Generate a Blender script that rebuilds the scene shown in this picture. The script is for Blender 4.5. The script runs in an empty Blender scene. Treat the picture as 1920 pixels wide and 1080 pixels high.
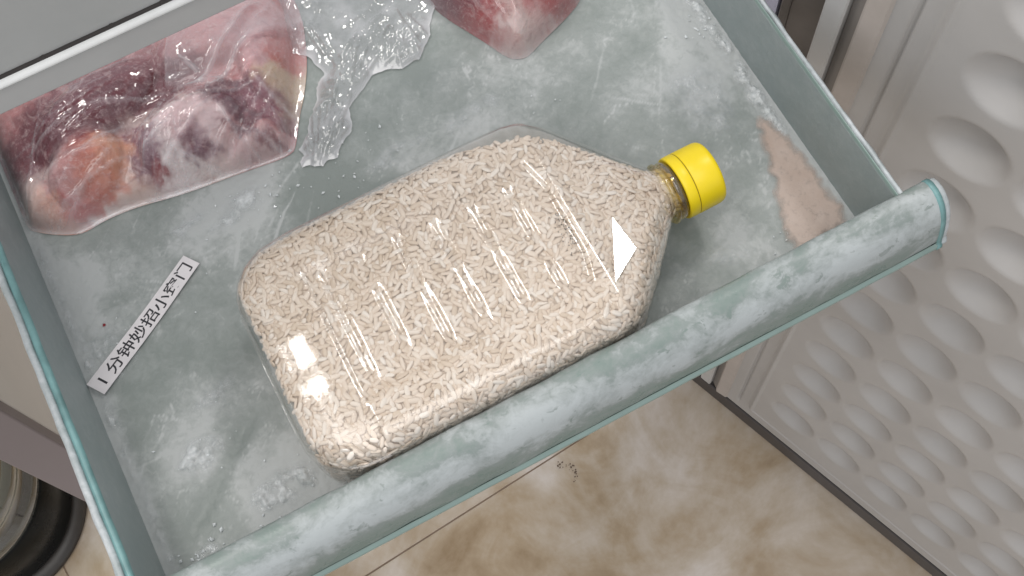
import bpy, bmesh, math, random
import numpy as np
from mathutils import Vector, Matrix, noise
rnd = random.Random(7)
npr = np.random.RandomState(7)
S = bpy.context.scene
COL = S.collection

# ------------------------------------------------------------------ camera
cam_d = bpy.data.cameras.new('camera'); cam = bpy.data.objects.new('camera', cam_d); COL.objects.link(cam)
cam_d.sensor_width = 36.0; cam_d.lens = 36.0 * 2268 / 1920
cam_d.clip_start = 0.02; cam_d.clip_end = 50
ax = Vector((0.8836, -0.4655, -0.0515)).normalized()      # image right
ay = Vector((-0.4522, -0.8194, -0.3523))                  # image down
ay = (ay - ax * ay.dot(ax)).normalized()
az = ax.cross(ay)                                         # viewing direction
cam.matrix_world = Matrix(((ax.x, -ay.x, -az.x, 0), (ax.y, -ay.y, -az.y, 0), (ax.z, -ay.z, -az.z, 0.55), (0, 0, 0, 1)))
S.camera = cam
CAM = Vector((0, 0, 0.55))

# ------------------------------------------------------------------ light
W = bpy.data.worlds.new('World'); S.world = W; W.use_nodes = True
bgn = W.node_tree.nodes['Background']
bgn.inputs[0].default_value = (0.93, 0.96, 1.0, 1); bgn.inputs[1].default_value = 0.80
def lamp(name, loc, target, sx, sy, power, col):
    d = bpy.data.lights.new(name, 'AREA'); d.shape = 'RECTANGLE'; d.size = sx; d.size_y = sy; d.energy = power; d.color = col
    o = bpy.data.objects.new(name, d); COL.objects.link(o); o.location = loc
    o.rotation_euler = (Vector(target) - Vector(loc)).to_track_quat('-Z', 'Y').to_euler()
    return o
LAMP_B = Vector((0.81, 0.65, 1.30))
lamp('ceiling_lamp_a', (-0.55, 0.85, 1.75), (0.0, 0.2, 0), 0.40, 0.40, 12.0, (1.0, 0.97, 0.93))
lamp('ceiling_lamp_b', LAMP_B, (0.1, 0.18, 0), 0.20, 0.20, 4.0, (1.0, 0.97, 0.93))
lamp('fill_softbox', (-0.35, -0.35, 2.0), (0.05, 0.22, 0), 1.5, 1.3, 16, (1.0, 0.965, 0.93))  # added fill light: softens shadows and brightens the near sides
S.view_settings.view_transform = 'Standard'; S.view_settings.look = 'None'
S.view_settings.exposure = 0.0; S.view_settings.gamma = 1.0
S.cycles.max_bounces = 10; S.cycles.transparent_max_bounces = 24; S.cycles.glossy_bounces = 4; S.cycles.transmission_bounces = 6
S.cycles.caustics_reflective = False; S.cycles.caustics_refractive = False
S.cycles.sample_clamp_indirect = 4

# ------------------------------------------------------------------ helpers
def tag(o, label=None, cat=None, group=None, kind=None):
    if label: o['label'] = label
    if cat: o['category'] = cat
    if group: o['group'] = group
    if kind: o['kind'] = kind
    return o
def empty(name, loc):
    o = bpy.data.objects.new(name, None); o.empty_display_size = 0.02; o.location = loc; COL.objects.link(o); return o
def mesh(name, verts, faces, mat, parent=None, smooth=True, attrs=None):
    me = bpy.data.meshes.new(name)
    me.from_pydata([tuple(v) for v in verts], [], [tuple(f) for f in faces]); me.update()
    if smooth: me.polygons.foreach_set('use_smooth', [True] * len(me.polygons))
    if attrs:
        for k, a in attrs.items():
            a = np.asarray(a, dtype=np.float32)
            if a.ndim == 1:
                at = me.attributes.new(k, 'FLOAT', 'POINT'); at.data.foreach_set('value', a)
            else:
                at = me.attributes.new(k, 'FLOAT_COLOR', 'POINT')
                at.data.foreach_set('color', np.concatenate([a, np.ones((len(a), 1), np.float32)], 1).ravel())
    if mat: me.materials.append(mat)
    o = bpy.data.objects.new(name, me); COL.objects.link(o)
    if parent is not None:
        o.parent = parent; o.matrix_parent_inverse = Matrix.Translation(parent.location).inverted()
    return o
def box(name, lo, hi, mat, parent=None, bevel=0.0, rot=None, origin=None):
    bm = bmesh.new(); bmesh.ops.create_cube(bm, size=1)
    lo = Vector(lo); hi = Vector(hi)
    for v in bm.verts: v.co = Vector(((lo[i] + hi[i]) / 2 + v.co[i] * (hi[i] - lo[i]) for i in range(3)))
    if bevel: bmesh.ops.bevel(bm, geom=bm.edges[:], offset=bevel, segments=2, affect='EDGES', profile=0.5)
    if rot is not None:
        for v in bm.verts: v.co = rot @ v.co
    vs = [v.co.copy() for v in bm.verts]; bm.verts.index_update()
    fs = [[v.index for v in f.verts] for f in bm.faces]; bm.free()
    return mesh(name, vs, fs, mat, parent, smooth=False)
def grid_faces(nu, nv, wrap_v=False):
    f = []
    for i in range(nu - 1):
        for j in range(nv if wrap_v else nv - 1):
            a = i * nv + j; b = i * nv + (j + 1) % nv
            f.append((a, b, b + nv, a + nv))
    return f
def extrude_profile(name, prof, axis_pts, mat, parent=None, smooth=True, closed=False):
    """prof: list of (u,w); axis_pts: list of functions mapping (u,w)->Vector, one per station"""
    vs = [fn(u, w) for fn in axis_pts for (u, w) in prof]
    fs = grid_faces(len(axis_pts), len(prof), closed)
    if closed:
        n = len(prof); fs.append(tuple(range(n - 1, -1, -1))); fs.append(tuple((len(axis_pts) - 1) * n + i for i in range(n)))
    return mesh(name, vs, fs, mat, parent, smooth)
def fbm(x, y, z=0.0, o=4): return noise.fractal(Vector((x, y, z)), 1.0, 2.0, o, noise_basis='PERLIN_ORIGINAL')
def ridged(x, y, z=0.0, o=4): return noise.ridged_multi_fractal(Vector((x, y, z)), 0.9, 2.0, o, 1.0, 2.0, noise_basis='PERLIN_ORIGINAL')
def sstep(a, b, x): 
    t = np.clip((x - a) / (b - a), 0, 1); return t * t * (3 - 2 * t)

# ------------------------------------------------------------------ materials
def newmat(name):
    m = bpy.data.materials.new(name); m.use_nodes = True
    nt = m.node_tree; return m, nt, nt.nodes, nt.links, nt.nodes['Principled BSDF']
def ramp(N, L, fac, stops):
    r = N.new('ShaderNodeValToRGB'); e = r.color_ramp.elements
    while len(e) < len(stops): e.new(0.5)
    for i, (p, c) in enumerate(stops):
        e[i].position = p; e[i].color = (*c, 1) if len(c) == 3 else c
    L.new(fac, r.inputs[0]); return r.outputs[0]
def coords(N, L, scale=(1, 1, 1)):
    t = N.new('ShaderNodeTexCoord'); mp = N.new('ShaderNodeMapping'); mp.inputs['Scale'].default_value = scale
    L.new(t.outputs['Object'], mp.inputs['Vector']); return mp.outputs[0]
def ntex(N, L, vec, scale, detail=4, rough=0.55, dist=0.0, typ='FBM'):
    n = N.new('ShaderNodeTexNoise'); n.noise_type = typ; n.inputs['Scale'].default_value = scale; n.inputs['Detail'].default_value = detail
    n.inputs['Roughness'].default_value = rough; n.inputs['Distortion'].default_value = dist; L.new(vec, n.inputs['Vector']); return n.outputs[0]
def math_(N, L, op, a, b=None, c=None):
    m = N.new('ShaderNodeMath'); m.operation = op
    for i, v in enumerate((a, b, c)):
        if v is None: continue
        if isinstance(v, (int, float)): m.inputs[i].default_value = v
        else: L.new(v, m.inputs[i])
    return m.outputs[0]
def mixc(N, L, fac, a, b):
    m = N.new('ShaderNodeMix'); m.data_type = 'RGBA'
    for s, v in ((m.inputs[0], fac), (m.inputs[6], a), (m.inputs[7], b)):
        if isinstance(v, (int, float)): s.default_value = v
        elif isinstance(v, tuple): s.default_value = (*v, 1)
        else: L.new(v, s)
    return m.outputs[2]
def bump(N, L, P, h, strength, dist=0.001):
    b = N.new('ShaderNodeBump'); b.inputs['Strength'].default_value = strength; b.inputs['Distance'].default_value = dist
    L.new(h, b.inputs['Height']); L.new(b.outputs[0], P.inputs['Normal'])
def attr(N, name, out='Fac'):
    a = N.new('ShaderNodeAttribute'); a.attribute_name = name; return a.outputs[out]
def plain(name, col, rough=0.5, metal=0.0, var=0.12, scale=40, bumpk=0.0, coat=0.0):
    m, nt, N, L, P = newmat(name)
    v = coords(N, L); n = ntex(N, L, v, scale, 5, 0.6)
    c0 = tuple(max(0, c * (1 - var)) for c in col); c1 = tuple(min(1, c * (1 + var)) for c in col)
    L.new(ramp(N, L, n, [(0.3, c0), (0.7, c1)]), P.inputs['Base Color'])
    L.new(math_(N, L, 'MULTIPLY_ADD', n, 0.15, rough - 0.075), P.inputs['Roughness'])
    P.inputs['Metallic'].default_value = metal; P.inputs['Coat Weight'].default_value = coat
    if bumpk: bump(N, L, P, ntex(N, L, v, scale * 8, 3), bumpk, 0.0005)
    return m
# frosted drawer plastic: pale grey-green, patchy white frost
def frosted(name, dark, mid, pale, use_attr=False, patch=22.0, rough=0.4, spec=0.5, trans=0.0):
    m, nt, N, L, P = newmat(name)
    v = coords(N, L)
    fine = ntex(N, L, v, 260, 6, 0.65, 0.6)
    med = ntex(N, L, v, patch * 3.2, 6, 0.62, 0.8)
    big = ntex(N, L, v, patch, 5, 0.6, 0.8)
    wisp = ntex(N, L, v, 30, 5, 0.6, 1.2, 'RIDGED_MULTIFRACTAL')
    base = math_(N, L, 'MULTIPLY_ADD', big, 0.55, math_(N, L, 'MULTIPLY', med, 0.35))
    base = math_(N, L, 'MULTIPLY_ADD', fine, 0.42, math_(N, L, 'ADD', base, -0.10))
    if use_attr:
        base = math_(N, L, 'ADD', base, math_(N, L, 'MULTIPLY_ADD', attr(N, 'frost'), 0.85, -0.43))
        w = math_(N, L, 'MULTIPLY', math_(N, L, 'SUBTRACT', wisp, 0.85), 0.16); w = math_(N, L, 'MAXIMUM', w, 0.0)
        base = math_(N, L, 'ADD', base, w)
    col = ramp(N, L, base, [(0.36, dark), (0.56, mid), (0.78, pale)])
    L.new(col, P.inputs['Base Color'])
    rr = math_(N, L, 'MULTIPLY_ADD', base, 0.35, rough - 0.17); L.new(rr, P.inputs['Roughness'])
    P.inputs['Specular IOR Level'].default_value = spec
    P.inputs['Subsurface Weight'].default_value = 0.0
    hb = math_(N, L, 'MULTIPLY_ADD', fine, 0.6, med)
    bump(N, L, P, hb, 0.35, 0.0012)
    if trans:
        tl = N.new('ShaderNodeBsdfTranslucent'); L.new(col, tl.inputs[0]); mx = N.new('ShaderNodeMixShader'); mx.inputs[0].default_value = trans
        L.new(P.outputs[0], mx.inputs[1]); L.new(tl.outputs[0], mx.inputs[2]); L.new(mx.outputs[0], N['Material Output'].inputs[0])
    return m
M_floor = frosted('frosted_drawer_floor', (0.222, 0.247, 0.234), (0.28, 0.302, 0.291), (0.42, 0.435, 0.43), True, 20, 0.42, 0.4)
M_wall = frosted('frosted_drawer_wall', (0.28, 0.335, 0.335), (0.33, 0.38, 0.38), (0.42, 0.46, 0.46), False, 14, 0.4, 0.4, 0.15)
def lip_mat():
    m, nt, N, L, P = newmat('frosted_drawer_lip')
    v = coords(N, L); vs_ = coords(N, L, (0.55, 1, 1))
    big = ntex(N, L, vs_, 60, 7, 0.62, 0.5); med = ntex(N, L, v, 190, 6, 0.65, 0.8); fine = ntex(N, L, v, 600, 4, 0.6)
    f = math_(N, L, 'ADD', math_(N, L, 'MULTIPLY_ADD', med, 0.45, math_(N, L, 'MULTIPLY', big, 1.3)), math_(N, L, 'MULTIPLY_ADD', attr(N, 'frost'), 0.50, -0.56))
    f = math_(N, L, 'MULTIPLY_ADD', fine, 0.10, f)
    spots = ntex(N, L, v, 150, 5, 0.6, 0.6); sp = ramp(N, L, spots, [(0.62, (1, 1, 1)), (0.67, (0.76, 0.76, 0.76))])
    f = math_(N, L, 'MULTIPLY', f, sp)
    col = ramp(N, L, f, [(0.30, (0.245, 0.315, 0.288)), (0.50, (0.29, 0.345, 0.322)), (0.60, (0.335, 0.375, 0.362)), (0.69, (0.44, 0.475, 0.47)), (0.88, (0.57, 0.605, 0.61))])
    L.new(col, P.inputs['Base Color']); L.new(math_(N, L, 'MULTIPLY_ADD', f, 0.4, 0.12), P.inputs['Roughness'])
    bump(N, L, P, math_(N, L, 'MULTIPLY_ADD', fine, 0.4, med), 0.25, 0.001)
    tl = N.new('ShaderNodeBsdfTranslucent'); L.new(col, tl.inputs[0]); mx = N.new('ShaderNodeMixShader'); mx.inputs[0].default_value = 0.3
    L.new(P.outputs[0], mx.inputs[1]); L.new(tl.outputs[0], mx.inputs[2]); L.new(mx.outputs[0], N['Material Output'].inputs[0])
    return m
M_lip = lip_mat()
M_rim = frosted('frosty_rim', (0.30, 0.34, 0.34), (0.42, 0.45, 0.46), (0.60, 0.62, 0.64), False, 45, 0.45, 0.5)
M_teal = plain('teal_plastic_edge', (0.15, 0.285, 0.285), 0.35, 0, 0.35, 60)
M_ledge = plain('green_plastic_strip', (0.23, 0.31, 0.285), 0.3, 0, 0.1, 40)
def ice_mat():
    m, nt, N, L, P = newmat('ice_crust')
    v = coords(N, L); n = ntex(N, L, v, 230, 5, 0.7, 0.5); n2 = ntex(N, L, v, 90, 5, 0.6, 0.8)
    L.new(ramp(N, L, n2, [(0.35, (0.50, 0.53, 0.53)), (0.65, (0.74, 0.76, 0.77))]), P.inputs['Base Color'])
    P.inputs['Roughness'].default_value = 0.13; P.inputs['Specular IOR Level'].default_value = 0.9
    tr = N.new('ShaderNodeBsdfTransparent'); mx = N.new('ShaderNodeMixShader'); out = N['Material Output']
    f = math_(N, L, 'MULTIPLY', attr(N, 'cover'), math_(N, L, 'MULTIPLY_ADD', n, 1.2, 0.3)); f = math_(N, L, 'MINIMUM', f, 0.85)
    L.new(f, mx.inputs[0]); L.new(tr.outputs[0], mx.inputs[1]); L.new(P.outputs[0], mx.inputs[2]); L.new(mx.outputs[0], out.inputs[0])
    bump(N, L, P, n, 0.7, 0.0012)
    return m
M_ice = ice_mat()

def film_mat(name, milk, tint, gl=1.0, rough=0.07, edge=0.35, bumpk=0.0, bscale=(200, 200, 200), thru=0.35):
    """thin clear plastic film: mostly see-through, glossy, a little milky"""
    m, nt, N, L, P = newmat(name); N.remove(P); out = N['Material Output']
    tr = N.new('ShaderNodeBsdfTransparent'); tr.inputs[0].default_value = (*tint, 1)
    gl_ = N.new('ShaderNodeBsdfGlossy'); gl_.inputs['Roughness'].default_value = rough; gl_.inputs['Color'].default_value = (1, 1, 1, 1)
    df = N.new('ShaderNodeBsdfDiffuse'); df.inputs[0].default_value = (0.86, 0.85, 0.88, 1)
    tl = N.new('ShaderNodeBsdfTranslucent'); tl.inputs[0].default_value = (0.86, 0.85, 0.88, 1)
    ad = N.new('ShaderNodeMixShader'); ad.inputs[0].default_value = thru; L.new(df.outputs[0], ad.inputs[1]); L.new(tl.outputs[0], ad.inputs[2])
    lw = N.new('ShaderNodeLayerWeight'); lw.inputs[0].default_value = 0.25
    v = coords(N, L); n = ntex(N, L, v, 60, 5, 0.6, 0.5)
    mk = math_(N, L, 'MULTIPLY_ADD', lw.outputs['Facing'], edge, math_(N, L, 'MULTIPLY', n, milk * 2)); mk = math_(N, L, 'ADD', mk, attr(N, 'milk')); mk = math_(N, L, 'MINIMUM', mk, 0.9)
    a = N.new('ShaderNodeMixShader'); L.new(mk, a.inputs[0]); L.new(tr.outputs[0], a.inputs[1]); L.new(ad.outputs[0], a.inputs[2])
    fr = N.new('ShaderNodeFresnel'); fr.inputs[0].default_value = 1.5
    ff = math_(N, L, 'MINIMUM', math_(N, L, 'MULTIPLY', fr.outputs[0], 1.6 * gl), 0.40)
    b = N.new('ShaderNodeMixShader'); L.new(ff, b.inputs[0]); L.new(a.outputs[0], b.inputs[1]); L.new(gl_.outputs[0], b.inputs[2])
    L.new(b.outputs[0], out.inputs[0])
    if bumpk:
        vv = coords(N, L, bscale); hn = ntex(N, L, vv, 1.0, 4, 0.6, 1.0)
        bp = N.new('ShaderNodeBump'); bp.inputs['Strength'].default_value = bumpk; bp.inputs['Distance'].default_value = 0.001
        L.new(hn, bp.inputs['Height'])
        for sh in (gl_, df, fr): L.new(bp.outputs[0], sh.inputs['Normal'])
    return m
M_bag = film_mat('clear_bag_film', 0.01, (0.99, 0.985, 0.99), 0.8, 0.09, 0.08)
M_bag2 = film_mat('crumpled_bag_film', 0.08, (0.99, 0.99, 0.99), 1.4, 0.09, 0.12, thru=0.1)
M_pet = film_mat('clear_bottle_plastic', 0.022, (0.992, 0.980, 0.962), 1.3, 0.10, 0.03, 0.05, (650, 650, 650))
M_facet = film_mat('clear_facet_plastic', 0.018, (0.992, 0.982, 0.968), 1.3, 0.02, 0.03)
M_petring = film_mat('clear_neck_plastic', 0.03, (0.90, 0.80, 0.42), 1.2, 0.04, 0.12)  # yellow reflected from the cap is put into the tint

def rice_mat():
    m, nt, N, L, P = newmat('rice_grain')
    g = N.new('ShaderNodeNewGeometry'); oi = N.new('ShaderNodeObjectInfo')
    r = math_(N, L, 'FRACT', math_(N, L, 'ADD', g.outputs['Random Per Island'], oi.outputs['Random']))
    c = ramp(N, L, r, [(0.0, (0.70, 0.57, 0.45)), (0.3, (0.80, 0.675, 0.565)), (0.7, (0.87, 0.76, 0.66)), (1.0, (0.93, 0.86, 0.79))])
    v = coords(N, L); n = ntex(N, L, v, 450, 3)
    L.new(mixc(N, L, math_(N, L, 'MULTIPLY', n, 0.25), c, (0.80, 0.73, 0.62)), P.inputs['Base Color'])
    P.inputs['Roughness'].default_value = 0.38; P.inputs['Specular IOR Level'].default_value = 0.35
    tl = N.new('ShaderNodeBsdfTranslucent'); tl.inputs[0].default_value = (0.9, 0.80, 0.68, 1); mx = N.new('ShaderNodeMixShader'); mx.inputs[0].default_value = 0.10
    L.new(P.outputs[0], mx.inputs[1]); L.new(tl.outputs[0], mx.inputs[2]); L.new(mx.outputs[0], N['Material Output'].inputs[0])
    return m
M_rice = rice_mat()
M_core = plain('packed_rice', (0.84, 0.70, 0.57), 0.6, 0, 0.08, 300)
M_yellow = plain('yellow_plastic', (0.80, 0.60, 0.006), 0.38, 0, 0.04, 90, 0.05)
M_seam = plain('dark_seam', (0.16, 0.11, 0.005), 0.6)
M_ink = plain('black_ink', (0.02, 0.02, 0.025), 0.6)
M_paper = plain('white_paper', (0.66, 0.63, 0.64), 0.75, 0, 0.06, 120, 0.1)
def meat_mat():
    m, nt, N, L, P = newmat('frozen_meat')
    v = coords(N, L, (1, 1, 1)); c = attr(N, 'tint', 'Color')
    n = ntex(N, L, v, 130, 6, 0.7, 1.0); n2 = ntex(N, L, coords(N, L, (55, 120, 90)), 1.0, 6, 0.65, 1.0)
    fz = ntex(N, L, v, 420, 5, 0.7, 0.4); mr = ntex(N, L, coords(N, L, (1, 1, 1)), 95, 6, 0.7, 2.2)
    c0 = mixc(N, L, ramp(N, L, mr, [(0.54, (0, 0, 0)), (0.64, (0.32, 0.32, 0.32))]), c, (0.70, 0.55, 0.53))
    c1 = mixc(N, L, ramp(N, L, fz, [(0.52, (0, 0, 0)), (0.68, (0.35, 0.35, 0.35))]), c0, (0.66, 0.52, 0.52))
    c2 = mixc(N, L, ramp(N, L, n2, [(0.55, (0, 0, 0)), (0.68, (0.35, 0.35, 0.35))]), c1, (0.22, 0.035, 0.045))
    L.new(c2, P.inputs['Base Color']); P.inputs['Roughness'].default_value = 0.5
    P.inputs['Subsurface Weight'].default_value = 0.2; P.inputs['Subsurface Radius'].default_value = (1, 0.4, 0.3); P.inputs['Subsurface Scale'].default_value = 0.003
    bump(N, L, P, math_(N, L, 'ADD', n, math_(N, L, 'MULTIPLY', fz, 0.6)), 0.6, 0.0016)
    return m
M_meat = meat_mat()
def patch_mat():
    m, nt, N, L, P = newmat('frozen_stain')
    v = coords(N, L); n = ntex(N, L, v, 70, 5, 0.6, 0.4); f = ntex(N, L, v, 330, 5, 0.65)
    L.new(ramp(N, L, n, [(0.3, (0.48, 0.37, 0.31)), (0.7, (0.55, 0.445, 0.39))]), P.inputs['Base Color'])
    P.inputs['Roughness'].default_value = 0.4; bump(N, L, P, f, 0.25, 0.0008)
    tr = N.new('ShaderNodeBsdfTransparent'); mx = N.new('ShaderNodeMixShader')
    c = math_(N, L, 'MULTIPLY', attr(N, 'cover'), math_(N, L, 'MULTIPLY_ADD', f, 1.2, 0.35)); L.new(math_(N, L, 'MINIMUM', c, 0.9), mx.inputs[0])
    L.new(tr.outputs[0], mx.inputs[1]); L.new(P.outputs[0], mx.inputs[2]); L.new(mx.outputs[0], N['Material Output'].inputs[0])
    return m
M_patch = patch_mat()
M_liner = plain('door_liner_plastic', (0.43, 0.413, 0.40), 0.36, 0, 0.07, 11, 0.06)
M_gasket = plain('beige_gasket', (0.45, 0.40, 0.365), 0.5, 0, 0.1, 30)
M_gasket_d = plain('dark_gasket_fold', (0.20, 0.18, 0.165), 0.5, 0, 0.12, 30)  # darker tone of the gasket beige
M_hinge_pale = plain('pale_frame_strip', (0.52, 0.51, 0.50), 0.4, 0, 0.06, 25)
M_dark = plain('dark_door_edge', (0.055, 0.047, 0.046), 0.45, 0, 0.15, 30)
M_black = plain('black_rubber', (0.012, 0.012, 0.014), 0.5)
M_brownframe = plain('shadowed_frame', (0.13, 0.115, 0.105), 0.5, 0, 0.2, 25)  # shade of the hinge-side recess put into the brown colour
M_bluewhite = plain('blue_white_plastic', (0.55, 0.56, 0.72), 0.4)
M_shelf = plain('grey_enamel', (0.40, 0.40, 0.39), 0.42, 0, 0.05, 20, 0.03)
M_shelfband = plain('satin_grey_trim', (0.46, 0.45, 0.44), 0.38, 0.0, 0.04, 30)
M_highlight = plain('metal_strip_highlight', (0.92, 0.92, 0.90), 0.3, 0.0, 0.05, 60)  # trim strip with its highlight put into the near-white colour
M_grime = plain('black_grime', (0.035, 0.03, 0.028), 0.8)
M_cab = plain('cream_side_panel', (0.74, 0.69, 0.64), 0.5, 0, 0.05, 10)
M_cabedge = plain('mauve_grey_edge', (0.21, 0.175, 0.18), 0.5, 0, 0.06, 14)
M_jarglass = film_mat('jar_glass', 0.02, (0.80, 0.86, 0.74), 1.6, 0.03, 0.1)
M_jarblack = plain('black_jar_base', (0.004, 0.005, 0.005), 0.28, 0, 0.3, 30)
M_jarblack.node_tree.nodes['Principled BSDF'].inputs['Specular IOR Level'].default_value = 0.15
M_jarring = plain('grey_jar_stand', (0.035, 0.03, 0.026), 0.4, 0, 0.2, 40)
M_red = plain('dried_red_crumb', (0.25, 0.012, 0.02), 0.5)
M_dust = plain('dust_fluff', (0.15, 0.105, 0.075), 0.9)
def marble():
    m, nt, N, L, P = newmat('marble_floor_tile')
    v = coords(N, L); a = ntex(N, L, v, 4.5, 7, 0.6, 0.7); b = ntex(N, L, v, 14, 6, 0.62, 0.8); f = ntex(N, L, v, 60, 4)
    s = math_(N, L, 'MULTIPLY_ADD', a, 0.7, math_(N, L, 'MULTIPLY', b, 0.25)); s = math_(N, L, 'MULTIPLY_ADD', f, 0.06, s)
    L.new(ramp(N, L, s, [(0.37, (0.27, 0.185, 0.105)), (0.45, (0.42, 0.325, 0.225)), (0.52, (0.52, 0.44, 0.355)), (0.62, (0.68, 0.62, 0.575))]), P.inputs['Base Color'])
    P.inputs['Roughness'].default_value = 0.16; P.inputs['Specular IOR Level'].default_value = 0.6
    return m
M_tile = marble(); M_grout = plain('brown_grout', (0.26, 0.19, 0.14), 0.9)

# ------------------------------------------------------------------ heightfield over an outline
def poly_sdf(P, poly):
    poly = np.asarray(poly); d = np.full(len(P), 1e9); inside = np.zeros(len(P), bool); near = np.zeros_like(P)
    for a, b in zip(poly, np.roll(poly, -1, 0)):
        e = b - a; w = P - a; t = np.clip((w @ e) / (e @ e), 0, 1); q = a + t[:, None] * e
        dd = np.hypot(*(P - q).T); k = dd < d; d[k] = dd[k]; near[k] = q[k]
        c = ((a[1] <= P[:, 1]) & (b[1] > P[:, 1])) | ((b[1] <= P[:, 1]) & (a[1] > P[:, 1]))
        with np.errstate(divide='ignore', invalid='ignore'):
            xi = a[0] + (P[:, 1] - a[1]) / (b[1] - a[1]) * (b[0] - a[0])
        inside ^= c & (P[:, 0] < xi)
    return np.where(inside, d, -d), near
def smooth_poly(poly, it=2):
    p = np.asarray(poly, float)
    for _ in range(it):
        q = np.roll(p, -1, 0); p = np.stack([p * .75 + q * .25, p * .25 + q * .75], 1).reshape(-1, 2)
    return p
def rough_poly(poly, it=1, amp=.0012):
    p = np.asarray(poly, float); out = []
    for a, b in zip(p, np.roll(p, -1, 0)):
        n = max(1, int(np.hypot(*(b - a)) / .0015)); out += [a + (b - a) * k / n for k in range(n)]
    return np.array([q + amp * np.array([fbm(q[0] * 250, q[1] * 250, 1.0, 3), fbm(q[0] * 250, q[1] * 250, 9.0, 3)]) for q in out])
def crease_lines(P, segs):
    """sharp folded ridges along straight segments (x0, y0, x1, y1, height, half width)"""
    wob = np.array([[.0012 * fbm(x * 60, y * 60, 3.0, 2), .0012 * fbm(x * 60, y * 60, 13.0, 2)] for x, y in P]); Q = P + wob
    H = np.zeros(len(P))
    for (x0, y0, x1, y1, h, w) in segs:
        a = np.array([x0, y0]); e = np.array([x1 - x0, y1 - y0]); L2 = e @ e
        t = (Q - a) @ e / L2; dd = np.abs((Q - a) @ np.array([-e[1], e[0]])) / math.sqrt(L2)
        prof_ = np.clip(1 - dd / (w * (0.35 + 0.65 * np.clip(t, 0, 1))), 0, 1); tap = np.clip(t / .15, 0, 1) * np.clip((1 - t) / .25, 0, 1)
        H = np.maximum(H, h * prof_ * tap) if h > 0 else H + h * prof_ * tap
    return H
def fan(cx, cy, a0, a1, r0, r1, n, h, w):
    o = []
    for _ in range(n):
        a = rnd.uniform(a0, a1); b = a + rnd.gauss(0, .10); s0 = rnd.uniform(*r0); ln = rnd.uniform(*r1)
        x, y = cx + s0 * math.cos(a), cy + s0 * math.sin(a); o.append((x, y, x + ln * math.cos(b), y + ln * math.sin(b), h * rnd.uniform(.4, 1.2), w * rnd.uniform(.5, 1.4)))
    return o
def field(poly, step):
    poly = np.asarray(poly); lo = poly.min(0) - step; hi = poly.max(0) + step
    nx = int((hi[0] - lo[0]) / step) + 2; ny = int((hi[1] - lo[1]) / step) + 2
    X, Y = np.meshgrid(lo[0] + np.arange(nx) * step, lo[1] + np.arange(ny) * step, indexing='ij')
    P = np.stack([X.ravel(), Y.ravel()], 1); d, near = poly_sdf(P, poly)
    keepf = []
    for i in range(nx - 1):
        for j in range(ny - 1):
            q = (i * ny + j, (i + 1) * ny + j, (i + 1) * ny + j + 1, i * ny + j + 1)
            if max(d[k] for k in q) > 0: keepf.append(q)
    used = sorted({k for f in keepf for k in f}); mp = {k: n for n, k in enumerate(used)}
    P2 = P[used].copy(); d2 = d[used]; o = d2 < 0; P2[o] = near[used][o]; d2 = np.maximum(d2, 0)
    return P2, d2, [tuple(mp[k] for k in f) for f in keepf]

# ================================================================== SETTING: floor
ZF = -0.6245
floor = box('floor', (-2.5, -1.5, ZF - 0.06), (2.5, 2.5, ZF - 0.0012), M_grout); tag(floor, kind='structure')
ang = math.atan2(0.2419 - 0.2275, 0.0826 + 0.103); RT = Matrix.Rotation(ang, 3, 'Z')
j0 = RT.inverted() @ Vector((-0.103, 0.2275, 0))
for i in range(-2, 2):
    for j in range(-2, 2):
        x0 = j0.x - 0.25 + i * 0.8; y0 = j0.y + j * 0.8
        t = box('tile', (x0 + .0007, y0 + .0007, ZF - 0.012), (x0 + .7993, y0 + .7993, ZF), M_tile, floor, 0.0006, RT)
        t.parent = floor; t.matrix_parent_inverse = Matrix()
# dust fluff on the floor
vs, fs = [], []
for k in range(26):
    t = k / 25; c = Vector((0.1126 + 0.006 * math.sin(5 * t) + rnd.uniform(-.002, .002), 0.2257 + (t - .5) * 0.022 + rnd.uniform(-.004, .004), ZF + 0.002))
    b = len(vs); r = rnd.uniform(.0006, .0013)
    for q in ((1, 0, 0), (-1, 0, 0), (0, 1, 0), (0, -1, 0), (0, 0, .5), (0, 0, -.5)): vs.append(c + Vector(q) * r * rnd.uniform(.5, 1.2))
    fs += [(b, b + 2, b + 4), (b + 2, b + 1, b + 4), (b + 1, b + 3, b + 4), (b + 3, b, b + 4), (b + 2, b, b + 5), (b + 1, b + 2, b + 5), (b + 3, b + 1, b + 5), (b, b + 3, b + 5)]
tag(mesh('dust_clump', vs, fs, M_dust), 'small dark curl of dust on the brown marble floor below the drawer front', 'dust')

# ================================================================== freezer drawer
XL, XR, YF, YB, ZR = -0.1308, 0.2362, 0.1350, 0.47, 0.050
drawer = empty('freezer_tray', (0.05, 0.30, -0.004))
tag(drawer, 'open frosted green-grey plastic freezer drawer holding the bottle of rice', 'drawer')
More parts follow.
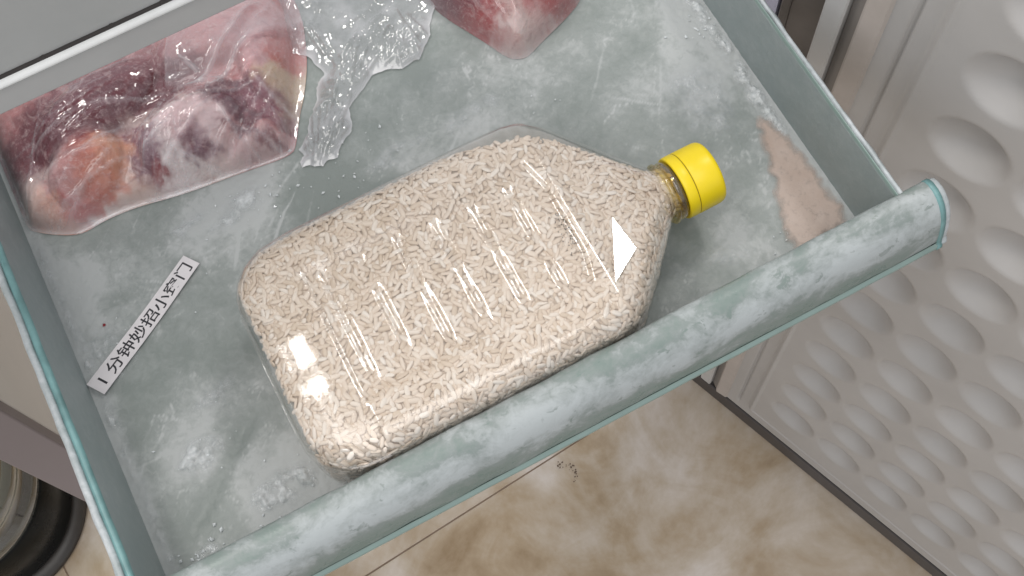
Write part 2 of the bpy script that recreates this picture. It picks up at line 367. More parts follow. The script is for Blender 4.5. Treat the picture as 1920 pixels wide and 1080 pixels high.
# floor sheet with frost density
nx, ny = 368, 336
xs = np.linspace(XL - .001, XR + .001, nx); ys = np.linspace(YF + .001, YB, ny)
blobs = [(-.0347, .3016, .018, .5), (-.0168, .3086, .012, .5), (-.118, .30, .014, .35), (-.095, .275, .02, .22), (-.097, .193, .012, .55), (-.079, .218, .012, .25), (-.071, .160, .016, .5),
         (-.050, .158, .012, .45), (.19, .17, .02, .22), (.215, .25, .02, .35), (.225, .29, .012, .5), (.20, .32, .05, .12), (.12, .285, .03, .15), (.06, .283, .02, .25), (.09, .28, .02, .2),
         (-.10, .17, .02, -.15), (.04, .262, .03, -.25), (.0, .285, .03, -.15), (.15, .27, .03, -.08), (-.05, .25, .02, .1), (-.085, .245, .02, -.1), (.17, .155, .03, .1), (-.05, .20, .02, .1), (-.01, .275, .014, .2)]
V = np.zeros((nx * ny, 3)); FR = np.zeros(nx * ny)
gx, gy = np.meshgrid(xs, ys, indexing='ij')
fr = np.full(gx.shape, 0.36)
for bx_, by_, r_, a_ in blobs: fr += a_ * np.exp(-((gx - bx_) ** 2 + (gy - by_) ** 2) / (2 * r_ * r_))
edge = np.minimum(np.minimum(gx - XL, XR - gx), gy - YF)
fr += 0.5 * np.exp(-np.maximum(edge - 0.004, 0) / 0.005)
# the smooth channel moulded across the front left corner
ta = np.array([-.1048, .1683]); tb = np.array([-.066, .2]); e_ = (tb - ta) / np.linalg.norm(tb - ta)
ac = (gx - ta[0]) * e_[0] + (gy - ta[1]) * e_[1]; pe = (gx - ta[0]) * -e_[1] + (gy - ta[1]) * e_[0]
chan = np.exp(-(pe / .005) ** 2) * sstep(-.02, 0, ac) * (1 - sstep(.04, .06, ac))
hz = np.zeros(gx.shape)
for i in range(nx):
    for j in range(ny):
        x, y = xs[i], ys[j]
        wx = fbm(x * 25, y * 25, 7.0) * .012; wy = fbm(x * 25, y * 25, 17.0) * .012
        r = ridged((x + wx) * 55, (y + wy) * 55, 3.0, 3)
        f2 = fbm(x * 40, y * 40, 1.0, 4)
        r2 = abs(fbm((x + wx) * 38, (y + wy) * 38, 21.0, 3)); r3 = abs(fbm((x - wy) * 70, (y + wx) * 70, 33.0, 2))
        fr[i, j] += 0.20 * f2 + 0.12 * max(0.0, r - 1.25) + .40 * max(0, 1 - r2 / .022) * max(0, .35 + f2) + .30 * max(0, 1 - r3 / .025) * max(0, .2 + fbm(x * 15, y * 15, 40.0))
        hz[i, j] = 0.0003 * f2 + 0.00035 * max(0, r - 1.1) + 0.0008 * max(0, fr[i, j] - .55) * fbm(x * 420, y * 420, 2.0, 3)
GP = np.stack([gx.ravel(), gy.ravel()], 1)
scr = []
for _ in range(34):
    x, y, a, l = rnd.uniform(-.12, .22), rnd.uniform(.15, .38), rnd.choice([.7, .9, 1.1, 2.2, 2.4, .1]) + rnd.gauss(0, .15), rnd.uniform(.012, .05); scr.append((x, y, x + l * math.cos(a), y + l * math.sin(a), rnd.uniform(.08, .28), rnd.uniform(.0008, .0015)))
scr += [(.004, .301, -.030, .268, .5, .0014), (.012, .297, -.008, .270, .35, .0012), (-.028, .300, -.045, .270, .4, .0012)]
fr += crease_lines(GP, scr).reshape(fr.shape)
fr = fr * (1 - .75 * chan) + .12 * chan
hz -= 0.0012 * chan
V[:, 0] = gx.ravel(); V[:, 1] = gy.ravel(); V[:, 2] = hz.ravel()
FR = np.clip(fr.ravel(), 0, 1.3)
mesh('bottom_panel', V, grid_faces(nx, ny), M_floor, drawer, True, {'frost': FR})
box('underside', (XL - .002, YF, -0.005), (XR + .002, YB, -0.0015), M_wall, drawer)
box('side_wall', (XL - .0030, YF, -0.0049), (XL, YB, ZR - .0006), M_wall, drawer, .0008)
box('side_wall', (XR, YF, -0.0049), (XR + .0030, YB, ZR - .0006), M_wall, drawer, .0008)
box('front_wall', (XL - .0030, YF - .0032, -0.0049), (XR + .0030, YF - .0002, ZR - .002), M_wall, drawer, .0008)
def rim(name, x0, x1, z, mat, wob, th=0.0014):
    n = 140; prof = [(0, -th), (0, 0), (.25, th * .75), (.5, th), (.75, th * .75), (1, 0), (1, -th)]
    st = []
    for k in range(n):
        y = YF - .0005 + (YB - YF) * k / (n - 1)
        dx0 = wob * fbm(y * 60, x0 * 50, 4.0); dz = wob * .7 * fbm(y * 90, x1 * 50, 9.0)
        st.append(lambda u, w, y=y, dx0=dx0, dz=dz: Vector((x0 + (x1 - x0) * u + (dx0 if u in (0, 1) else 0), y, z + w + dz)))
    return extrude_profile(name, prof, st, mat, drawer)
rim('teal_edge', -.1340, -.1307, ZR, M_teal, .0002)
rim('rim', -.1376, -.13405, ZR - .0002, M_rim, .0005, .0015)
rim('inner_edge', .2363, .2373, ZR, M_ledge, .0001)
rim('rim', .23735, .2402, ZR - .0002, M_rim, .0007, .0016)
# rounded front lip
prof = [(.1352, .0480), (.1352, .0500), (.1340, .0518), (.1315, .0531), (.1280, .0532), (.1245, .0520), (.1215, .0499), (.1190, .0470), (.1170, .0435), (.1154, .0395), (.1141, .0350), (.1131, .0305), (.1124, .0268)]
lower = [(.1122, .0268), (.1119, .0255), (.1111, .0250), (.1105, .0240), (.1106, .0225), (.1116, .0214), (.1150, .0205), (.1310, .0200)]
LX0, LX1 = -0.20, 0.2505
xs_l = np.linspace(LX0, LX1, 260)
def lipst(x, k=1.0):
    def fn(u, w):
        d = .00035 * fbm(x * 45, u * 60, w * 60) * k
        return Vector((x, u + d, w + d))
    return fn
pw = [.55, .55, .5, .5, .55, .62, .75, .9, .95, .75, .4, .1, 0]
vs = [fn(u, w) for fn in [lipst(x) for x in xs_l] for (u, w) in prof]
mesh('front_lip', vs, grid_faces(len(xs_l), len(prof)), M_lip, drawer, True, {'frost': np.tile(pw, len(xs_l))})
extrude_profile('lower_ledge', lower, [lipst(x, .3) for x in xs_l], M_ledge, drawer)
def shrink(pts, s, c=(.1262, .036)): return [(c[0] + (u - c[0]) * s, c[1] + (w - c[1]) * s) for u, w in pts]
endp = prof[1:] + lower[1:]
extrude_profile('teal_end', shrink(endp, 1.02), [lambda u, w, x=x: Vector((x, u, w)) for x in (LX1 - .0005, LX1 + .0022)], M_teal, drawer, True, True)
extrude_profile('end_flange', shrink(endp, .96), [lambda u, w, x=x: Vector((x, u, w)) for x in (LX1 + .0021, LX1 + .0048)] + [lambda u, w: Vector((LX1 + .0056, .1262 + (u - .1262) * .93, .036 + (w - .036) * .93))], M_rim, drawer, True, True)
# frost crusts on the drawer floor and walls
def crust(poly, h, fscale, parent=drawer, z0=0.0004, cov=1.0):
    P, d, F = field(smooth_poly(poly, 2), 0.0009)
    z = []; c = []
    for (x, y), dd in zip(P, d):
        t = min(dd / .006, 1.0); f = fbm(x * fscale, y * fscale, 5.0, 4); b = fbm(x * 120, y * 120, 8.0, 3)
        z.append(z0 + h * t * (0.6 + f + .4 * b)); c.append(cov * max(0, min(1, t * (0.75 + 1.3 * b))))
    o = mesh('ice_crust', np.column_stack([P, np.array(z)]), F, M_ice, parent, True, {'cover': np.array(c)}); o['kind'] = 'stuff'
    return o
def disc(cx, cy, rx, ry, a=0, n=14):
    return [(cx + rx * k * math.cos(t) * math.cos(a) - ry * k * math.sin(t) * math.sin(a), cy + rx * k * math.cos(t) * math.sin(a) + ry * k * math.sin(t) * math.cos(a))
            for t, k in ((2 * PI_ * i / n, rnd.uniform(.7, 1.15)) for i in range(n))]
PI_ = math.pi
crust(disc(-.0787, .2177, .014, .008, .1), .0016, 420, cov=.55)
crust(disc(-.0965, .1925, .014, .012, .4), .0020, 420, cov=.9)
crust(disc(-.066, .160, .024, .011, .12), .0020, 420, cov=.8)
crust(disc(-.1105, .146, .012, .008, .5), .0022, 600)
crust(disc(-.030, .301, .020, .008, .25), .0012, 620, cov=.9)
crust(disc(-.055, .305, .014, .006, .2), .0009, 650, cov=.6)
crust(disc(.055, .290, .022, .007, .1), .0008, 620, cov=.5)
crust([(.2368, .46), (.2290, .46), (.2270, .30), (.2240, .25), (.2235, .215), (.2300, .195), (.2368, .20)], .0025, 600, cov=.9)
crust([(-.1312, .46), (-.1240, .46), (-.1235, .30), (-.1215, .23), (-.1235, .17), (-.1215, .137), (-.1312, .137)], .0022, 600, cov=.6)
crust(disc(-.115, .262, .014, .02, .2), .0009, 500, cov=.45)
crust(disc(.205, .240, .02, .022, .2), .0009, 500, cov=.4)
crust(disc(.10, .292, .024, .008, .1), .0008, 520, cov=.4)
crust(disc(.172, .160, .018, .008, .0), .0006, 650, cov=.4)
# scattered ice grains
vs, fs = [], []
def shard(c, r):
    b = len(vs); R = Matrix.Rotation(rnd.uniform(0, 6.3), 3, 'Z') @ Matrix.Rotation(rnd.uniform(-.6, .6), 3, 'X')
    for q in ((1, 0, 0), (-1, 0, 0), (0, .7, 0), (0, -.7, 0), (0, 0, .5), (0, 0, -.4)): vs.append(Vector(c) + R @ (Vector(q) * r * rnd.uniform(.6, 1.3)))
    fs.extend([(b, b + 2, b + 4), (b + 2, b + 1, b + 4), (b + 1, b + 3, b + 4), (b + 3, b, b + 4), (b + 2, b, b + 5), (b + 1, b + 2, b + 5), (b + 3, b + 1, b + 5), (b, b + 3, b + 5)])
for cx, cy, sg, n, r in [(-.02, .302, .016, 60, .0009), (.03, .292, .018, 40, .0009), (-.1, .28, .02, 14, .0007), (-.11, .148, .008, 50, .0012), (-.065, .158, .016, 50, .0009), (-.096, .193, .009, 30, .0008),
                         (.228, .28, .012, 30, .0010), (.205, .155, .006, 20, .0009), (.15, .3, .05, 25, .0006), (.03, .25, .12, 40, .0006)]:
    for _ in range(n // 2):
        x = min(max(rnd.gauss(cx, sg), XL + .003), XR - .003); y = max(rnd.gauss(cy, sg * .6), YF + .004)
        shard((x, y, .0008), r * rnd.uniform(.4, 1.3))
o = mesh('ice_grains', vs, fs, plain('ice_grain', (0.62, 0.65, 0.66), 0.12, 0, .1, 200), drawer, False); o['kind'] = 'stuff'

# frozen pinkish film
P, d, F = field(rough_poly([(.2240, .2200), (.2300, .2150), (.2335, .1900), (.2345, .1568), (.2340, .1460), (.2010, .1450), (.1985, .1524), (.2050, .170), (.2120, .190), (.2180, .208)], 1, .0020), .0012)
z = [0.0008 + .0004 * min(dd / .002, 1) + .0002 * fbm(x * 200, y * 200, 3.0) for (x, y), dd in zip(P, d)]
tag(mesh('frozen_spill', np.column_stack([P, z]), F, M_patch, None, True, {'cover': np.clip(d / .0045 + np.array([.5 * fbm(x * 120, y * 120, 14.0, 3) for x, y in P]), 0, 1)}), 'flat pinkish-brown frozen spill on the drawer floor beyond the yellow cap', 'frozen spill')
sp = [(-.1123, .2761, .0009)]
vs, fs = [], []; shard(sp[0], .0013)
tag(mesh('red_crumb', vs, fs, M_red, None, False), 'tiny dark red crumb on the frosty drawer floor near the paper strip', 'crumb')

# ================================================================== paper strip with print
ca = Vector((-.1305, .2508)); cb = Vector((-.0637, .2901)); cc = Vector((-.0582, .2823)); cd = Vector((-.1245, .2421))
strip = empty('paper_strip', ((ca.x + cc.x) / 2, (ca.y + cc.y) / 2, 0.0015))
tag(strip, 'white paper strip printed with dark Chinese characters lying on the drawer floor', 'paper strip')
def strip_pt(u, v, dz=0.0):
    p = ca.lerp(cb, u) * v + cd.lerp(cc, u) * (1 - v)
    return Vector((p.x, p.y, 0.0016 + 0.0010 * (2 * u - 1) ** 2 + .0002 * math.sin(u * 9) + dz))
n = 40
vs = [strip_pt(k / (n - 1), v, dz) for k in range(n) for v, dz in ((0, 0), (0, .00018), (1, .00018), (1, 0))]
fs = grid_faces(n, 4, True) + [(0, 1, 2, 3), tuple(4 * (n - 1) + q for q in (3, 2, 1, 0))]
mesh('paper', vs, fs, M_paper, strip, False)
def text_mesh(body, size, offset):
    cu = bpy.data.curves.new('t', 'FONT'); cu.body = body; cu.size = size; cu.offset = offset; cu.resolution_u = 3; cu.align_x = 'LEFT'
    ob = bpy.data.objects.new('t', cu); COL.objects.link(ob)
    dg = bpy.context.evaluated_depsgraph_get(); me = bpy.data.meshes.new_from_object(ob.evaluated_get(dg))
    v = np.array([p.co[:] for p in me.vertices]); f = [tuple(p.vertices) for p in me.polygons]
    bpy.data.objects.remove(ob); bpy.data.curves.remove(cu); bpy.data.meshes.remove(me); return v, f
tv, tf = text_mesh('1 分钟妙招小窍门', 1.0, 0.012)
lo = tv.min(0); hi = tv.max(0)
vs = [strip_pt(0.06 + 0.90 * (p[0] - lo[0]) / (hi[0] - lo[0]), 0.15 + 0.70 * (p[1] - lo[1]) / (hi[1] - lo[1]), .00024) for p in tv]
mesh('lettering', vs, tf, M_ink, strip, False)

# ================================================================== rice bottle
YC, ZC = 0.1935, 0.0325
def prof_w(x):
    return float(np.interp(x, [-.047, -.0455, -.042, -.036, -.027, -.012, .080, .096, .106, .114, .130, .142, .147, .150, .20], [.037, .0420, .0472, .0524, .0564, .0580, .0582, .0578, .0555, .0505, .0350, .0222, .0165, .0132, .0132]))
def prof_t(x):   # top height above axis
    return float(np.interp(x, [-.047, -.0455, -.0425, -.0380, -.032, -.025, -.017, .103, .108, .122, .135, .147, .150, .20], [.0185, .0225, .0255, .0276, .0288, .0294, .0296, .0296, .0276, .0238, .0195, .0142, .0132, .0132]))
def prof_b(x):
    return float(np.interp(x, [-.047, -.044, -.039, -.030, .096, .110, .135, .147, .150, .20], [.022, .027, .0300, .0315, .0315, .0300, .0215, .0145, .0132, .0132]))
NS = 128
def section(x, inset=0.0, ymax=9.0):
    w = max(prof_w(x) - inset, .002); t = max(prof_t(x) - inset, .002); b = max(prof_b(x) - inset, .002)
    k = sstep(.105, .15, x); r = (.0120 - inset * .5) * (1 - k) + k * min(w, t, b)
    r = min(r, w, t, b); pts = []
    for q in range(4):
        cx = (w - r) * (1, -1, -1, 1)[q]; cz = (t - r, t - r, -(b - r), -(b - r))[q]
        for m in range(NS // 4):
            a = PI_ / 2 * (q + m / (NS // 4 - 1)); 
            pts.append((cx + r * math.cos(a), cz + r * math.sin(a)))
    # resample flats: uniform by arc length
    p = np.array(pts); p = np.vstack([p, p[:1]]); s = np.r_[0, np.cumsum(np.hypot(*np.diff(p, axis=0).T))]
    u = np.linspace(0, s[-1], NS, endpoint=False); yy = np.interp(u, s, p[:, 0]); zz = np.interp(u, s, p[:, 1])
    return np.stack([np.full(NS, x), np.minimum(YC + yy, ymax), ZC + zz], 1)
bottle = empty('rice_bottle', (0.04, YC, 0.001))
tag(bottle, 'clear plastic bottle with yellow cap lying on its side full of rice', 'bottle')
st_x = np.concatenate([np.linspace(-.047, -.027, 26), np.arange(-.0262, .150, .0008), np.linspace(.150, .1545, 6)])
V = np.concatenate([section(x) for x in st_x])
RIBS = [-.006 + .0180 * k for k in range(6)]
def relief(x, y, z):
    """moulded label panel with cross ribs on the two broad faces"""
    v = abs(y - YC); dz = 0.0
    pan = sstep(.0345, .0325, v) if False else float(1 - sstep(.0315, .0340, v)) * float(sstep(-.0150, -.0130, x)) * float(1 - sstep(.0985, .1005, x + .25 * max(0, v - .018)))
    dz -= .0013 * pan
    for k, rx in enumerate(RIBS):
        ln = float(1 - sstep(.0255, .0285, abs(y - YC + .001 * ((k % 2) * 2 - 1))))
        g = abs(x - rx)
        dz -= .0010 * ln * float(1 - sstep(.0010, .0026, g)) * pan * max(0, min(1, .75 + 1.6 * fbm(x * 20 + k * 7, y * 55, 31.0, 2)))
    if x < -.014:
        dz += (.0006 * math.exp(-((y - .2000) / .0095) ** 2) + .0007 * math.exp(-((y - .1745) / .0100) ** 2)) * float(1 - sstep(-.022, -.014, x)) - 3.2 * max(0, .169 - y) ** 2 * float(1 - sstep(-.016, -.006, x))
    return dz + .00012 * fbm(x * 60, y * 60, 2.0)
for i in range(len(V)):
    x, y, z = V[i]
    if z > ZC + .02: V[i, 2] += relief(x, y, z)
    elif x < .11: V[i, 1] += .0003 * fbm(x * 50, z * 50, 6.0)
F = grid_faces(len(st_x), NS, True); F.append(tuple(range(NS)))
mesh('body', V, F, M_pet, bottle)
# flat moulded shoulder facet (three-cornered)
fc = Vector((.1150, .1690, 0.0)); Pm = Vector((.1150, .1690, .0598))
nrm = ((CAM - Pm).normalized() + (LAMP_B - Pm).normalized()).normalized()
tri = [Vector((.1185, .1840, 0)), Vector((.1204, .1660, 0)), Vector((.1040, .1557, 0))]
def on_plane(p): return Vector((p.x, p.y, Pm.z - (nrm.x * (p.x - Pm.x) + nrm.y * (p.y - Pm.y)) / nrm.z))
top = [on_plane(p) for p in tri]; cen = sum(top, Vector()) / 3
out_ = [cen + (p - cen) * 1.10 - Vector((0, 0, .0008)) for p in top]
mesh('shoulder_facet', top + out_, [(0, 1, 2), (0, 3, 4, 1), (1, 4, 5, 2), (2, 5, 3, 0)], M_facet, bottle, False)
def lathe_x(name, prof, mat, parent, n=64, knurl=0.0):
    vs = []
    for (x, r) in prof:
        for k in range(n):
            a = 2 * PI_ * k / n; rr = r + (knurl if k % 2 else 0) * (1 if r > .012 else 0)
            vs.append(Vector((x, YC - .0012 + rr * math.cos(a), ZC + rr * math.sin(a))))
    fs = grid_faces(len(prof), n, True)
    return vs, fs, mesh(name, vs, fs, mat, parent)
# neck support ring, tamper band, cap
lathe_x('neck_ring', [(.1508, .0132), (.1508, .0148), (.1513, .0153), (.1522, .0153), (.1528, .0148), (.1532, .0134), (.1545, .0132), (.1575, .0132)], M_petring, bottle)
lathe_x('neck_thread', [(.1534, .0134), (.1536, .0143), (.1548, .0146), (.1568, .0143), (.1572, .0134)], M_petring, bottle)
lathe_x('tamper_band', [(.1574, .0137), (.1572, .0150), (.1574, .0154), (.1580, .0156), (.1622, .0157), (.1625, .0155), (.1625, .0130)], M_yellow, bottle, 72)
lathe_x('seam_ring', [(.1623, .0153), (.1631, .0153)], M_seam, bottle)
lathe_x('cap', [(.1629, .0130), (.1629, .0155), (.1632, .0157), (.1740, .0156), (.1755, .0153), (.1765, .0146), (.1770, .0135), (.1771, .0060), (.1771, .0003)], M_yellow, bottle, 120, -.00012)
# faded dot-matrix date code on the label panel
vs, fs = [], []
glyph = ['01110100011001110101110011000101110', '00100011000010000100001000010001110', '01110100010000100010001000100011111', '11111000100010000010000011000101110', '11110100011000111110100011000111110']
zt = ZC + prof_t(.08) - .0006
for ln in range(2):
    for gk in range(9):
        gph = glyph[rnd.randrange(5)]
        for r in range(7):
            for c_ in range(5):
                if gph[r * 5 + c_] == '1' and rnd.random() < (.45 if ln == 0 else .22):
                    x = .0992 - ln * .0032 - r * .0004 + rnd.uniform(-.0002, .0002) - .00 * gk; y = .1967 - gk * .0025 - c_ * .0004 + rnd.uniform(-.0002, .0002)
                    rr = .00026 * rnd.uniform(.5, 1.4); b = len(vs)
                    for t in range(6): vs.append(Vector((x + rr * math.cos(t * PI_ / 3), y + rr * math.sin(t * PI_ / 3), zt)))
                    fs.append(tuple(range(b, b + 6)))
mesh('date_code', vs, fs, M_ink, bottle, False)

# ------------------------------------------------------------------ rice
def rice_ymax(x): return float(np.interp(x, [-.05, .06, .080, .100, .115, .130, .145, .158], [.260, .2505, .2440, .2385, .2300, .2165, .2035, .2000]))
cx_ = np.linspace(-.0415, .154, 90)
V = np.concatenate([section(x, .0028, rice_ymax(x) - .0014) for x in cx_]); V[:, 2] += np.array([.0009 * fbm(p[0] * 200, p[1] * 200, 1.0) for p in V])
def under_panel(p):   # the label panel is moulded inwards: the rice behind it lies that much lower
    if p[2] < ZC + .018: return 0.0
    dr = .0007 if min(abs(p[0] - r) for r in RIBS) < .004 else 0.0
    return (.0017 + dr) * float(1 - sstep(.0315, .0350, abs(p[1] - YC))) * float(sstep(-.0175, -.0140, p[0])) * float(1 - sstep(.0990, .1020, p[0]))
for q in V: q[2] -= under_panel(q)
core_V, core_F = V, grid_faces(90, NS, True) + [tuple(range(NS)), tuple(89 * NS + k for k in range(NS - 1, -1, -1))]
# one grain: slightly flattened, blunt at one end
gv, gf = [], []
NR, NSG = 7, 8
for i in range(NR):
    t = i / (NR - 1); xx = -1 + 2 * t; rr = (1 - abs(xx) ** 3.0) ** .5 if 0 < i < NR - 1 else 0.12
    for k in range(NSG):
        a = 2 * PI_ * k / NSG; gv.append((xx * .5, rr * .5 * math.cos(a) * (1.0 if math.cos(a) > 0 else .85), rr * .5 * math.sin(a)))
gf = grid_faces(NR, NSG, True) + [tuple(range(NSG - 1, -1, -1)), tuple((NR - 1) * NSG + k for k in range(NSG))]
gv = np.array(gv)
grains = []
def grain_at(x, s, inset, tilt):
    sec = section(x, inset, rice_ymax(x)); k = int(s * NS) % NS; p = sec[k]; q = sec[(k + 2) % NS]; p0 = sec[(k - 2) % NS]
    tang = Vector(q - p0)
    if tang.length < 1e-7: return None
    tang.normalize(); pa = section(x - .004, inset, rice_ymax(x - .004))[k]; lon = Vector(p - pa)
    if lon.length < 1e-7: return None
    nrm_ = tang.cross(lon.normalized()); nrm_.normalize()
    if nrm_.dot(Vector((0, p[1] - YC, p[2] - ZC))) < 0: nrm_ = -nrm_
    lon = tang.cross(nrm_)
    a = rnd.uniform(0, 2 * PI_); d = (tang * math.cos(a) + lon * math.sin(a)); d = (d + nrm_ * rnd.gauss(0, tilt)).normalized()
    up = (nrm_ - d * nrm_.dot(d)).normalized(); side = up.cross(d); roll = rnd.uniform(-.5, .5)
    s2 = side * math.cos(roll) + up * math.sin(roll); u2 = d.cross(s2)
    sz = (rnd.uniform(.0044, .0069), rnd.uniform(.0021, .0031), rnd.uniform(.0011, .0015))
    if rnd.random() < .22: sz = (sz[0] * rnd.uniform(.45, .7), sz[1], sz[2])
    p = Vector(p); p.z -= under_panel(p)
    return (p, d, s2, u2, sz, nrm_)
def grid_pts(n):
    return [(rnd.uniform(-.0445, .1545), rnd.random()) for _ in range(n)]
# reject overlaps a little per layer
def layer(n_try, inset, tilt, mind):
    cell = {}; out = []
    for x, s in grid_pts(n_try):
        per = 2.0
        g = grain_at(max(x, -.0425), s, inset + rnd.uniform(-.0003, .0005), tilt)
        if g is None or g[0].z < .012: continue
        key = tuple(int(c / mind) for c in g[0]); bad = False
        for dx in (-1, 0, 1):
            for dy in (-1, 0, 1):
                for dz in (-1, 0, 1):
                    for h in cell.get((key[0] + dx, key[1] + dy, key[2] + dz), ()):
                        if (h - g[0]).length < mind: bad = True; break
        if bad: continue
        cell.setdefault(key, []).append(g[0]); out.append(g)
    return out
outer = layer(30000, .0019, .04, .0023)
mid = layer(22000, .0026, .05, .0021)
deep = []
stray = []
for _ in range(26):    # a few loose grains clinging to the empty back shoulder
    x = rnd.uniform(.03, .112); s = rnd.uniform(.06, .20)
    sec = section(x, .0022); k = int(s * NS)
    if sec[k][1] > rice_ymax(x) + .002:
        g = grain_at(x, s, .0022, .1)
        if g: stray.append((Vector(sec[k]), *g[1:]))
for g in stray: outer.append(g)
gm = bpy.data.meshes.new('rice_grain'); gm.from_pydata([tuple(v) for v in gv], [], gf); gm.update()
gm.polygons.foreach_set('use_smooth', [True] * len(gm.polygons)); gm.materials.append(M_rice)
order = sorted(range(len(outer)), key=lambda i: (outer[i][0] - CAM).length - .05 * outer[i][5].z)
first = order[:300]; fs_ = set(first)
for i in first:
    p, d, s2, u2, sz, _ = outer[i]
    o = bpy.data.objects.new('rice_grain', gm); COL.objects.link(o)
    o.matrix_world = Matrix(((d.x * sz[0], s2.x * sz[1], u2.x * sz[2], p.x), (d.y * sz[0], s2.y * sz[1], u2.y * sz[2], p.y), (d.z * sz[0], s2.z * sz[1], u2.z * sz[2], p.z), (0, 0, 0, 1)))
    tag(o, 'single pale rice grain in the top layer inside the clear bottle', 'rice grain', 'rice grains against the top of the bottle')
AV, AF = [core_V], list(core_F); off = len(core_V)
for g in [outer[i] for i in range(len(outer)) if i not in fs_] + mid + deep:
    p, d, s2, u2, sz, _ = g
    B = np.array([d, s2, u2]); AV.append(gv * np.array(sz) @ B + np.array(p))
    AF += [tuple(k + off for k in f) for f in gf]; off += len(gv)
rice = mesh('rice', np.concatenate(AV), AF, M_rice)
tag(rice, 'mass of pale short rice grains filling the clear bottle', 'rice', None, 'stuff')
print('grains', len(outer), len(mid), len(deep))

# ================================================================== meat and bags
def colour_field(P, base, spots, sc=1.02):
    C = np.tile(np.array(base, float), (len(P), 1)); Wt = np.ones(len(P)) * .22
    C *= .22
    wob = np.array([[.004 * fbm(x * 55, y * 55, 11.0), .004 * fbm(x * 55, y * 55, 23.0)] for x, y in P]) + np.array([[.004 * fbm(x * 190, y * 190, 31.0), .004 * fbm(x * 190, y * 190, 43.0)] for x, y in P])
    Q = P + wob
    for (x, y, rx, ry, a, col, k) in spots:
        x *= sc; y *= sc; k *= 1.5
        dx = Q[:, 0] - x; dy = Q[:, 1] - y; ca_, sa_ = math.cos(a), math.sin(a)
        u = (dx * ca_ + dy * sa_) / rx; v = (-dx * sa_ + dy * ca_) / ry
        w = k * np.exp(-(u * u + v * v) ** 1.5); C += w[:, None] * np.array(col); Wt += w
    return C / Wt[:, None]
PALE = (.66, .54, .50); PINK = (.58, .27, .27); MAR = (.13, .02, .035); PUR = (.17, .055, .085); ORG = (.58, .20, .12); FAT = (.64, .48, .34); WHT = (.82, .73, .72); RED = (.42, .07, .07)
c1 = [(-.150, .352), (-.136, .334), (-.1221, .3300), (-.1105, .3215), (-.1013, .3175), (-.0895, .3192), (-.0729, .3182), (-.0493, .3130), (-.0191, .3097), (.0063, .3061), (.0110, .3110), (.0190, .3250), (.0258, .334), (.0365, .3535), (.0464, .3853), (.040, .419), (-.0424, .440), (-.1085, .430), (-.1323, .400)]
# the outline above is the bag; the meat is a little smaller
c1 = [(max(x * 1.03, -.1285), y * 1.03) for x, y in c1]
pb = smooth_poly(c1, 2)
P, d, F = field(pb, .0009)
LUMPS = [(-.088, .351, .017, .014, .4, .013), (-.096, .326, .022, .009, 0, .007), (-.120, .345, .010, .016, 0, .006), (-.034, .343, .021, .014, .1, .014), (.022, .362, .015, .020, -.3, .014), (-.002, .3215, .020, .010, .2, .011), (-.072, .378, .030, .012, .25, .010), (-.045, .322, .018, .006, 0, .006), (.0, .385, .03, .012, 0, .008)]
def meat_h(x, y, d, fine=1.0):
    e = (1 - (1 - min(d / .040, 1)) ** 2) ** .7; n1 = fbm(x * 24, y * 24, 2.0, 2); n2 = ridged(x * 30 + y * 10, y * 40, 5.0, 2)
    lm = 0.0
    for (lx, ly, rx, ry, a, hh) in LUMPS:
        dx, dy = x - lx + .0025 * n1, y - ly; ca_, sa_ = math.cos(a), math.sin(a)
        q = ((dx * ca_ + dy * sa_) / rx) ** 2 + ((-dx * sa_ + dy * ca_) / ry) ** 2
        lm = max(lm, hh * max(0, 1 - q * .6) ** .6)
    return e * (.017 + lm * 1.15 + .003 * n1 + (.0012 * n2 + .0016 * fbm(x * 150, y * 150, 4.0, 3) if fine else 0)) + .0006
    dip = -.010 * math.exp(-((x + .022) ** 2 / .0002 + (y - .345) ** 2 / .00009)) - .004 * math.exp(-((x + .0335) ** 2 + (y - .3296) ** 2) / .00002)
    return e * (.031 + .009 * n1 + .002 * n2 * .5 + dip) + .0006
RM = lambda x: .002 + .005 * float(sstep(.0, .03, x))   # loose margin of film, wider on the right
hm = np.array([meat_h(x, y, max(0, dd - RM(x))) if dd > RM(x) * .5 else .0006 for (x, y), dd in zip(P, d)])
